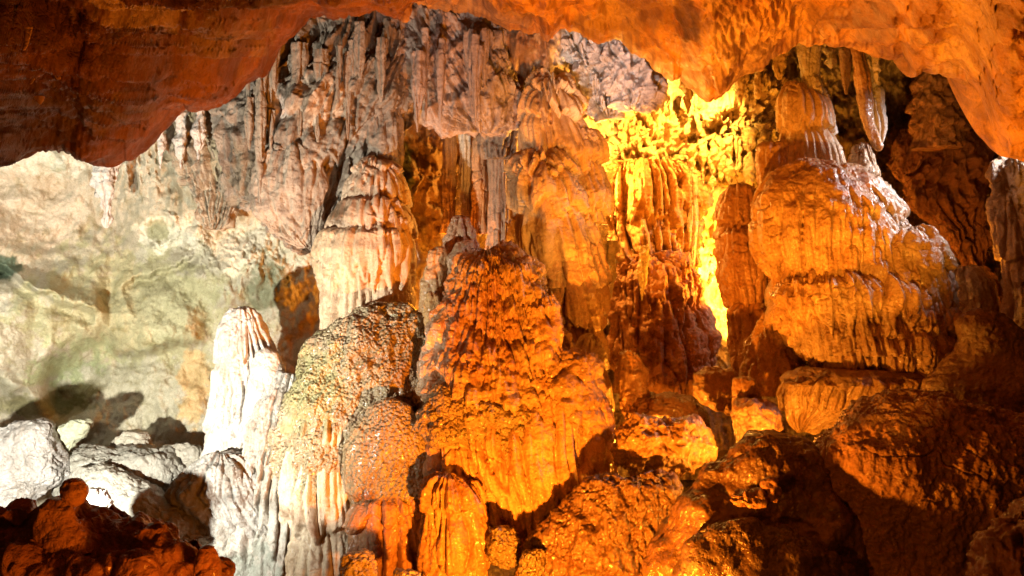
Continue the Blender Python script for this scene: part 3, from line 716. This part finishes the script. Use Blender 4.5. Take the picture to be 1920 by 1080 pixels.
thing('stalagmite', 'flow', 'small rounded amber stalagmite hidden behind the boulder, left of the crevice foot', 'stalagmite', [(655, 1175, 1185), (662, 1160, 1200), (700, 1155, 1212), (745, 1158, 1216), (770, 1165, 1210)], 7.6, dr=0.8, lump=0.04, crag=0.03, flute=0.02, fine=0.01, base=(0.8, 0.55, 0.35))

t = group_thing('flowstone_mound', 'great domed mound of orange drapery with a right shoulder tinted white for lamp light', 'flowstone', 1620, 700, 7.3)
part(t, 'dome', 'flow', [(304, 1500, 1530), (310, 1470, 1570), (328, 1442, 1615), (355, 1424, 1650), (395, 1412, 1688), (440, 1412, 1702), (480, 1422, 1705), (515, 1440, 1700), (545, 1470, 1690), (580, 1490, 1680)], 7.4,
     dr=0.62, flute=0.055, ff=8.0, fs=0.07, lump=0.07, fine=0.010, tiers=[250, 395, 545, 700], tamp=0.035, jag=44, warp=60, fluteband=(375, 425), ptier=0.9, vert=0.6,
     patches=[(1520, 350, 75, 34, (0.62, 0.48, 0.4)), (1650, 400, 60, 70, (1.35, 1.45, 1.7))], base=(1.18, 1.0, 0.76))  # dark tint paints the unlit top, pale tint the white light at right
part(t, 'middle_drapery', 'flow', [(390, 1570, 1650), (420, 1530, 1690), (470, 1505, 1715), (520, 1496, 1735), (570, 1490, 1745), (620, 1495, 1750), (660, 1505, 1745)], 7.36, lean=-0.28, dr=0.55, flute=0.055, ff=8.5, fs=0.07, lump=0.06, fine=0.010,
     tiers=[300, 520, 600, 680], tamp=0.05, jag=60, warp=80, vert=0.8, base=(1.2, 1.0, 0.74))
part(t, 'lower_drapery', 'flow', [(515, 1500, 1640), (530, 1455, 1700), (555, 1441, 1735), (590, 1450, 1752), (630, 1474, 1775), (665, 1498, 1790), (690, 1530, 1780), (700, 1560, 1750)], 7.2, dr=0.58, flute=0.06, ff=8, fs=0.05, lump=0.06, fine=0.009,
     tiers=[505, 590, 704], tamp=0.08, jag=60, warp=50, vert=0.7, base=(1.2, 1.0, 0.74))
part(t, 'white_lit_shoulder', 'flow', [(426, 1690, 1730), (434, 1668, 1752), (460, 1655, 1770), (500, 1660, 1778), (530, 1668, 1784), (570, 1680, 1790), (600, 1690, 1785)], 7.12, dr=0.6, flute=0.04, ff=8, fs=0.08, lump=0.04, fine=0.012,  # paler base imitates cool lamp light on this shoulder
     tiers=[420, 505, 590, 640], tamp=0.07, jag=28, base=(1.15, 1.05, 0.9), fluteband=(460, 510))
part(t, 'side_drapery', 'flow', [(560, 1740, 1775), (575, 1715, 1798), (610, 1705, 1810), (650, 1705, 1806), (680, 1715, 1792), (690, 1740, 1770)], 7.08, dr=0.6, flute=0.04, ff=8, fs=0.06, lump=0.03, tiers=[555, 625, 700], tamp=0.07, jag=16, base=(1.08, 0.92, 0.68))

t = group_thing('column', 'fluted column on the great mound with a right flank coloured white for lamp light', 'column', 1500, 330, 7.7)
part(t, 'shaft', 'cream', [(150, 1490, 1510), (160, 1470, 1530), (190, 1460, 1548), (230, 1458, 1556), (280, 1456, 1570), (320, 1456, 1575), (350, 1460, 1570)], 7.8, dr=0.8, flute=0.035, ff=9, fs=0.07, lump=0.03, tiers=[145, 240, 330, 370], tamp=0.06, jag=26, base=(1.05, 0.88, 0.66))
part(t, 'side_lobe', 'flow', [(268, 1430, 1470), (278, 1418, 1480), (310, 1416, 1482), (350, 1420, 1480)], 7.75, dr=0.8, flute=0.03, ff=10, lump=0.02, base=(1.0, 0.8, 0.55))
part(t, 'white_lit_flank', 'white', [(138, 1515, 1525), (146, 1508, 1540), (180, 1512, 1552), (240, 1515, 1560), (290, 1525, 1572), (320, 1540, 1576), (332, 1555, 1572)], 7.75, dr=0.8, flute=0.025, ff=11, lump=0.03, tiers=[130, 185, 245, 300, 345], tamp=0.05, jag=18)  # white body stands in for white light on the column's right side
thing('stalactite', 'white', 'thick white stalactite joining the ceiling to the fluted column', 'stalactite', [(40, 1488, 1536), (80, 1494, 1536), (110, 1496, 1534), (140, 1500, 1532), (156, 1504, 1520), (165, 1507, 1512)], 7.75, dr=0.8, flute=0.03, ff=9, fs=0.05, lump=0.02, base=(0.95, 0.97, 1.0))

t = group_thing('stalactite', 'long forked stalactite coloured white on its lit right and amber on its left', 'stalactite', 1640, 280, 8.0)
part(t, 'blade', 'white', [(60, 1600, 1650), (100, 1608, 1650), (130, 1612, 1652), (170, 1620, 1654), (210, 1630, 1656), (240, 1636, 1658), (262, 1642, 1654), (276, 1647, 1651)], 7.95, dr=0.6, flute=0.03, ff=10, fs=0.06, lump=0.04, base=(1.1, 1.08, 1.08))  # white material puts the right-side highlight into the colour
part(t, 'blade', 'flow', [(80, 1590, 1620), (150, 1604, 1626), (210, 1612, 1636), (250, 1622, 1646), (275, 1634, 1654), (284, 1642, 1650)], 7.9, dr=0.7, flute=0.02, ff=10, fs=0.06, lump=0.03, base=(0.95, 0.7, 0.45))
thing('stalactite', 'flow', 'short brown stalactite left of the forked one', 'stalactite', [(90, 1570, 1600), (120, 1574, 1596), (160, 1580, 1592), (178, 1584, 1588)], 8.3, dr=0.8, flute=0.02, ff=10, lump=0.03, base=(0.7, 0.5, 0.35))
thing('stalagmite', 'flow', 'slim pale stalagmite behind the great mound, below the forked stalactite', 'stalagmite', [(264, 1612, 1622), (270, 1600, 1634), (300, 1596, 1640), (330, 1592, 1650), (350, 1598, 1664), (390, 1610, 1680), (430, 1620, 1692), (470, 1620, 1695)], 7.9, dr=0.8,
      lump=0.04, flute=0.02, ff=9, fine=0.02, tiers=[258, 330, 400, 480], tamp=0.04, jag=10, base=(1.1, 1.0, 0.9))
thing('flowstone_dome', 'flow', 'smooth olive dome peeping out behind the right side of the great mound', 'flowstone', [(498, 1800, 1820), (504, 1782, 1838), (530, 1770, 1856), (560, 1768, 1866), (600, 1770, 1868), (640, 1780, 1870)], 7.8, dr=0.7, lump=0.03, fine=0.010, flute=0.015, ff=8, base=(0.95, 0.82, 0.6))
thing('column', 'recess', 'squat layered pillar deep in the shadowy recess under the ceiling', 'column', [(140, 1730, 1780), (160, 1712, 1795), (200, 1710, 1805), (240, 1712, 1806), (280, 1720, 1800)], 9.0, dr=0.7, flute=0.03, ff=7, fs=0.4, lump=0.05, crag=0.08, tiers=[130, 170, 205, 245, 300], tamp=0.06, base=(2.0, 1.7, 1.5))
thing('drapery', 'cream', 'fluted drapery with a painted white highlight at the far right edge', 'flowstone', [(296, 1885, 1930), (306, 1862, 1980), (350, 1858, 2010), (400, 1864, 2020), (450, 1870, 2020), (520, 1885, 2010), (600, 1890, 2000), (640, 1895, 2000)], 7.6, dr=0.6, flute=0.05, ff=7, fs=0.08, lump=0.06, crag=0.04,
      tiers=[290, 350, 480, 660], tamp=0.06, jag=26, base=(0.9, 0.72, 0.55), patches=[(1895, 350, 26, 40, (1.4, 1.4, 1.5))])  # pale patch paints the white highlight
for (rows, lab, Y, bs) in [([(240, 1690, 1800), (280, 1670, 1850), (330, 1676, 1860), (380, 1690, 1850), (430, 1770, 1850), (500, 1800, 1850), (560, 1850, 1890), (600, 1860, 1900)], 'dark streaked rock curtain sloping down through the right recess', 9.6, (1.9, 1.5, 1.2))]:
    thing('drapery', 'recess', lab, 'flowstone', rows, Y, dr=0.3, flute=0.09, ff=4, fs=0.2, lump=0.08, crag=0.1, base=bs)

# shelf below the great mound
t = group_thing('flowstone_shelf', 'low flowstone shelf with a short orange fringe below the great mound', 'flowstone', 1600, 800, 6.9)
part(t, 'shelf_top', 'wet', [(690, 1500, 1700), (700, 1475, 1740), (712, 1465, 1750), (725, 1470, 1740), (735, 1490, 1700)], 7.0, dr=0.5, lump=0.03, fine=0.01, base=(1.3, 1.1, 0.8))
part(t, 'fringe', 'flow', [(706, 1500, 1700), (716, 1466, 1738), (740, 1462, 1722), (765, 1470, 1690), (785, 1480, 1600), (800, 1492, 1540), (806, 1500, 1520)], 6.9, dr=0.4, flute=0.035, ff=10, fs=0.06, lump=0.03, tiers=[700, 760, 820], tamp=0.04, jag=16, base=(0.95, 0.75, 0.45))
for (rows, lab, Y) in [([(708, 1385, 1400), (714, 1378, 1415), (740, 1374, 1424), (765, 1380, 1420)], 'knob of wet rock left of the shelf, upper of two', 6.8),
                       ([(748, 1400, 1430), (760, 1378, 1455), (800, 1374, 1470), (835, 1385, 1462), (842, 1410, 1440)], 'wet glistening lump of rock left of the shelf, lower of two', 6.6),
                       ([(685, 1320, 1350), (700, 1300, 1380), (740, 1305, 1385), (770, 1340, 1380), (780, 1355, 1370)], 'brown lump of rock at the foot of the three-lobed column', 7.3)]:
    thing('rock', 'wet', lab, 'rock', rows, Y, dr=0.8, lump=0.05, lf=4, crag=0.03, fine=0.012, base=(1.5, 1.2, 0.9))

# ------------------------------------------------------------------ rocks
thing('boulder', 'flow', 'beaded bright orange boulder right of the central fringe', 'boulder', [(782, 1210, 1270), (790, 1180, 1305), (815, 1155, 1326), (845, 1145, 1332), (870, 1150, 1310), (890, 1190, 1280), (896, 1220, 1250)], 6.5,
      dr=0.6, lump=0.06, crag=0.03, fine=0.03, base=(0.75, 0.56, 0.36))
for (rows, Y, mt, lab, bs) in [
        ([(740, 1220, 1240), (748, 1190, 1300), (770, 1170, 1320), (800, 1180, 1330)], 7.6, 'wet', 'flat dark red rock in the shadow behind the beaded boulder', (1, 0.7, 0.5)),
        ([(985, 930, 945), (990, 918, 962), (1020, 914, 972), (1045, 918, 970), (1060, 925, 960)], 6.2, 'pop', 'small tan boulder wedged right of the bell-shaped mound', (0.6, 0.5, 0.38)),
        ([(1032, 990, 1000), (1038, 978, 1012), (1070, 972, 1022), (1110, 975, 1020)], 5.9, 'pop', 'small olive cone-shaped rock at the bottom edge, centre', (0.45, 0.36, 0.26)),
        ([(1038, 670, 685), (1044, 650, 700), (1080, 635, 715), (1120, 640, 710)], 5.9, 'pop', 'tan rock cut off by the bottom edge below the left mound', (1.4, 1.2, 1.0)),
        ([(1068, 760, 775), (1074, 745, 790), (1110, 740, 800)], 5.8, 'pop', 'sliver of tan rock at the bottom edge beside the bell mound', (1.2, 1.0, 0.8)),
        ([(894, 1435, 1445), (900, 1426, 1456), (925, 1425, 1460), (940, 1430, 1455)], 5.0, 'wet', 'upright orange stone on the wet slope, right of its twin', (1.2, 0.8, 0.5)),
        ([(918, 1390, 1410), (924, 1372, 1426), (940, 1370, 1430), (950, 1385, 1420)], 5.0, 'wet', 'flat-topped stone on the wet slope', (1.1, 0.8, 0.5))]:
    thing('rock', mt, lab, 'rock', rows, Y, dr=0.8, step=1.8, lump=0.05, lf=4, crag=0.03, fine=0.016, base=bs)

# foreground right wet slopes
t = group_thing('flowstone_slope', 'huge dark wet slope of scaly flowstone filling the lower right', 'flowstone', 1700, 1080, 5.0)
part(t, 'slope', 'wet', [(745, 1700, 1760), (760, 1620, 1850), (800, 1560, 1960), (850, 1525, 2060), (920, 1540, 2140), (1000, 1560, 2200), (1100, 1540, 2250), (1250, 1500, 2300)], 5.6, dr=0.5, step=2.4, lump=0.12, lf=1.2, crag=0.03, cf=3, fine=0.022, base=(1.15, 0.85, 0.6))
part(t, 'ridge', 'wet', [(590, 1840, 1880), (610, 1810, 1960), (660, 1800, 2040), (720, 1740, 2120), (800, 1720, 2160), (900, 1740, 2200)], 6.2, dr=0.5, step=2.6, lump=0.12, lf=1.2, fine=0.012, base=(0.9, 0.75, 0.6))
t = group_thing('flowstone_slope', 'smooth dark orange slope of wet rock below the beaded boulder', 'flowstone', 1400, 1080, 5.0)
part(t, 'slope', 'mud', [(818, 1400, 1470), (840, 1360, 1530), (875, 1310, 1560), (920, 1265, 1590), (980, 1230, 1620), (1050, 1200, 1640), (1200, 1190, 1660)], 5.5, dr=0.5, step=2.4, lump=0.16, lf=1.5, crag=0.03, cf=2.0, fine=0.010, crack=0.0, bil=0.02, base=(0.6, 0.5, 0.4))
part(t, 'lip', 'mud', [(975, 1340, 1400), (992, 1310, 1500), (1030, 1290, 1560), (1080, 1280, 1600), (1200, 1270, 1640)], 5.1, dr=0.4, step=2.4, lump=0.12, lf=1.8, fine=0.010, crack=0.0, bil=0.02, base=(0.4, 0.36, 0.32))
thing('flowstone_slope', 'flow', 'beaded orange slope running down from the central fringe', 'flowstone', [(880, 1170, 1230), (900, 1110, 1260), (940, 1060, 1260), (980, 1020, 1270), (1040, 1000, 1280), (1150, 960, 1280)], 6.1, dr=0.45, lump=0.12, lf=2.0, crag=0.06, fine=0.02, base=(0.26, 0.17, 0.09))
thing('rock', 'wet', 'jagged dark rock in the lower right corner', 'rock', [(940, 1900, 1940), (970, 1880, 2000), (1030, 1850, 2060), (1100, 1830, 2080), (1200, 1820, 2080)], 4.0, dr=0.6, lump=0.06, lf=2.4, crag=0.1, fine=0.01, base=(0.9, 0.6, 0.4))

# left boulders
for (rows, Y, mt, lab, bs, kw) in [
        ([(788, 30, 75), (800, 0, 92), (830, -40, 100), (870, -60, 112), (895, -60, 118), (915, -60, 90), (940, -60, 60)], 7.0, 'white', 'big glaring white boulder at the left edge', (0.7, 0.7, 0.72), {}),
        ([(786, 135, 162), (800, 108, 165), (830, 100, 145), (860, 104, 125), (870, 108, 116)], 7.2, 'boulder', 'pale green wedge of rock between the white boulder and the slabs', (1.3, 1.4, 1.1), {}),
        ([(836, 140, 175), (850, 112, 320), (880, 110, 350), (920, 120, 345), (960, 200, 340), (990, 260, 330)], 7.4, 'boulder', 'broad grey slab lying against the foot of the pale wall', (1.0, 1.0, 0.95), {}),
        ([(810, 238, 275), (820, 220, 288), (840, 206, 292), (856, 215, 285)], 7.7, 'boulder', 'knobbly pale stone sitting on top of the grey slab', (1.4, 1.35, 1.2), {}),
        ([(832, 325, 350), (842, 300, 372), (865, 290, 385), (885, 300, 380), (895, 320, 360)], 7.5, 'boulder', 'rounded grey stone beside the foot of the white stalagmite', (1.15, 1.1, 1.0), {}),
        ([(878, 160, 175), (886, 140, 215), (910, 142, 265), (940, 155, 320), (970, 180, 370), (1000, 230, 400), (1030, 280, 400)], 6.9, 'boulder', 'long tilted grey slab in front of the other slab', (1.15, 1.15, 1.1), {}),
        ([(928, 335, 372), (934, 322, 385), (950, 326, 388), (966, 345, 378), (972, 355, 370)], 6.9, 'boulder', 'small cream stone wedged at the edge of the grey slope', (1.5, 1.4, 1.2), {}),
        ([(918, 160, 185), (930, 140, 205), (960, 128, 212), (990, 135, 212), (1008, 160, 200)], 5.75, 'white', 'glaring white chunk of rock behind the round knob', (1.2, 1.2, 1.25), {})]:
    thing('boulder', mt, lab, 'boulder', rows, Y, dr=0.6, step=1.8, lump=0.06, lf=1.6, crag=0.05, cf=2.6, fine=0.016, base=tuple(0.72 * q for q in bs), power=0.7, **kw)

# dark red foreground rocks at bottom left
t = group_thing('foreground_rock', 'dark red-brown rock parapet in the bottom left corner', 'rock', 200, 1080, 3.4)
part(t, 'mass', 'wet', [(946, -40, 60), (952, -90, 130), (975, -120, 180), (1002, -140, 240), (1015, -150, 400), (1040, -160, 425), (1080, -170, 440), (1200, -200, 450)], 3.4, dr=0.35, lump=0.11, lf=3.0, crag=0.04, cf=6, fine=0.008, crack=0.01, base=(1.3, 0.75, 0.5))
part(t, 'neck', 'wet', [(930, 90, 125), (945, 62, 150), (970, 52, 150), (1000, 55, 170), (1030, 60, 190)], 3.3, dr=0.7, lump=0.03, fine=0.006, crack=0.008, base=(1.7, 1.1, 0.7))
part(t, 'knob', 'wet', [(896, 134, 142), (900, 122, 155), (915, 113, 165), (930, 113, 166), (944, 124, 158), (950, 134, 146)], 3.26, dr=0.95, step=1.5, lump=0.01, fine=0.006, crack=0.008, base=(2.2, 1.5, 0.9))
part(t, 'knuckle', 'wet', [(1020, 385, 395), (1024, 370, 405), (1050, 362, 412), (1090, 365, 412)], 3.2, dr=0.8, lump=0.02, fine=0.006, crack=0.008, base=(1.6, 0.95, 0.6))
part(t, 'knuckle', 'wet', [(1030, 250, 262), (1040, 225, 285), (1080, 210, 300), (1130, 210, 300)], 3.2, dr=0.8, lump=0.03, fine=0.006, crack=0.008, base=(1.6, 0.95, 0.6))

# blades and spikes on the near ceiling
for (rows, Y, lab, bs) in [
        ([(12, 1000, 1062), (30, 1004, 1058), (50, 1012, 1044), (66, 1020, 1034), (78, 1025, 1028)], 6.6, 'triangular orange blade of rock hanging from the ceiling at the top centre', (1.1, 0.9, 0.7)),
        ([(0, 745, 775), (15, 746, 772), (30, 750, 768), (42, 756, 762)], 5.9, 'bright orange tooth of rock on the ceiling lip at the top, left of centre', (1.2, 0.95, 0.6)),
        ([(50, 40, 62), (62, 42, 60), (80, 42, 54), (95, 42, 46)], 2.9, 'curled orange spike on the dark ceiling, upper left, highest of its cluster', (1.6, 1.3, 0.8)),
        ([(128, 66, 84), (140, 62, 78), (150, 58, 66), (158, 56, 59)], 3.3, 'short orange spike on the dark ceiling below the curled one', (1.5, 1.2, 0.8)),
        ([(125, 98, 108), (135, 101, 110), (144, 106, 112), (149, 110, 112)], 3.3, 'slanting orange sliver on the dark ceiling, right of the short spike', (1.5, 1.2, 0.8)),
        ([(150, 0, 26), (160, 2, 18), (172, 6, 14), (180, 9, 11)], 3.5, 'orange spike on the dark ceiling at the left frame edge', (1.5, 1.2, 0.8)),
        ([(180, 68, 78), (188, 71, 78), (196, 74, 76)], 3.6, 'small orange nub on the dark ceiling', (1.5, 1.2, 0.8)),
        ([(10, 1298, 1330), (40, 1302, 1324), (66, 1300, 1314), (86, 1300, 1304)], 5.6, 'dark brown fin of rock on the orange ceiling above the golden bank', (0.35, 0.25, 0.2))]:
    thing('stalactite', 'ceil', lab, 'stalactite', rows, Y, dr=0.7, step=1.5, lump=0.03, lf=5, crag=0.02, fine=0.008, base=bs)

# cable over the white chunk
cu = bpy.data.curves.new('power_cable', 'CURVE'); cu.dimensions = '3D'; cu.bevel_depth = 0.006; cu.bevel_resolution = 3
sp = cu.splines.new('POLY')
pts = [(128, 962), (150, 958), (172, 965), (192, 978), (210, 992), (222, 1004), (228, 1030)]
sp.points.add(len(pts) - 1)
for i, (x, y) in enumerate(pts):
    sp.points[i].co = (*at(x, y, 5.4 - 0.05 * i), 1)
co = bpy.data.objects.new('power_cable', cu); COL.objects.link(co)
dg = bpy.context.evaluated_depsgraph_get()
me = bpy.data.meshes.new_from_object(co.evaluated_get(dg))
bpy.data.objects.remove(co)
co = link(me, 'power_cable', 'cable')
tag(co, 'thin dark cable looping over the glaring white chunk of rock', 'cable')

# ------------------------------------------------------------------ small stalactites under the ceiling lips
rnd = random.Random(11)
lipst = [(182, 290, 372), (198, 296, 428), (214, 288, 345), (300, 235, 318), (340, 206, 318), (372, 200, 300), (505, 118, 185), (520, 100, 170), (548, 68, 160), (590, 36, 125), (610, 40, 120), (630, 46, 118),
         (1290, 155, 215), (1390, 150, 196), (1420, 130, 186), (1462, 110, 150), (1560, 90, 128)]
proto = None
for i, (x, y0, y1) in enumerate(lipst):
    w_ = rnd.uniform(8, 15)
    mt = 'white' if x < 450 else ('grey' if x < 700 else 'gold')
    lab = ('short pale stalactite hanging behind the dark ceiling lip at upper left' if x < 450 else
           'short grey-brown stalactite hanging over the fluted curtain at upper left' if x < 700 else 'short golden stalactite hanging under the orange ceiling at upper right')
    thing('stalactite', mt, lab, 'stalactite',
          [(y0 - 40, x - w_ * 1.3, x + w_ * 1.3), (y0, x - w_, x + w_), (y0 + (y1 - y0) * 0.5, x - w_ * 0.7, x + w_ * 0.6), (y0 + (y1 - y0) * 0.85, x - w_ * 0.35, x + w_ * 0.3), (y1, x - 0.8, x + 0.8)],
          8.0 + rnd.uniform(-0.15, 0.1), group=('pale stalactites behind the ceiling lip' if x < 450 else 'grey-brown stalactites over the curtain' if x < 700 else 'golden stalactites under the right ceiling'),
          dr=0.8, step=1.8, lump=0.07, lf=4, flute=0.03, ff=10, fine=0.02, crag=0.04)
for i in range(26):
    x = rnd.uniform(430, 720) if i < 17 else rnd.uniform(780, 960)
    y0 = rnd.uniform(70, 210) + max(0, 560 - x) * 0.55 if x < 730 else rnd.uniform(80, 130)
    ln = rnd.uniform(60, 150); w_ = rnd.uniform(6, 13)
    thing('stalactite', 'grey', 'slim grey-brown stalactite hanging against the fluted rock curtain at upper left' if x < 730 else 'slim mauve-grey stalactite hanging against the lavender rock curtain', 'stalactite',
          [(y0 - 30, x - w_, x + w_), (y0, x - w_ * 1.1, x + w_), (y0 + ln * 0.5, x - w_ * 0.75, x + w_ * 0.6), (y0 + ln * 0.85, x - w_ * 0.4, x + w_ * 0.2), (y0 + ln, x - 1.2, x + 0.8)],
          7.72 + rnd.uniform(-0.06, 0.06), group='slim stalactites on the grey curtain' if x < 730 else 'slim stalactites on the lavender curtain',
          dr=0.9, step=1.8, lump=0.025, lf=3, flute=0.03, ff=12, fs=0.06, fine=0.010, crag=0.0, base=(1.1, 1.05, 1.0) if x < 730 else (1.35, 1.25, 1.3))
for i, (x, y0, y1) in enumerate([(1318, 290, 352), (1336, 300, 372), (1352, 290, 340), (1368, 280, 350), (1384, 285, 330), (1404, 270, 348), (1300, 300, 345), (1430, 262, 330)]):
    w_ = rnd.uniform(6, 10)
    thing('stalactite', 'gold', 'stubby glowing yellow stalactite along the lower rim of the blazing bank', 'stalactite',
          [(y0 - 30, x - w_, x + w_), (y0, x - w_, x + w_), (y0 + (y1 - y0) * 0.6, x - w_ * 0.7, x + w_ * 0.7), (y1 - 6, x - w_ * 0.5, x + w_ * 0.4), (y1, x - 1, x + 1)], 8.95, group='yellow stalactites rimming the bank',
          dr=0.8, step=1.8, lump=0.07, lf=5, fine=0.02, crag=0.03)
print('verts', sum(len(m.vertices) for m in bpy.data.meshes))
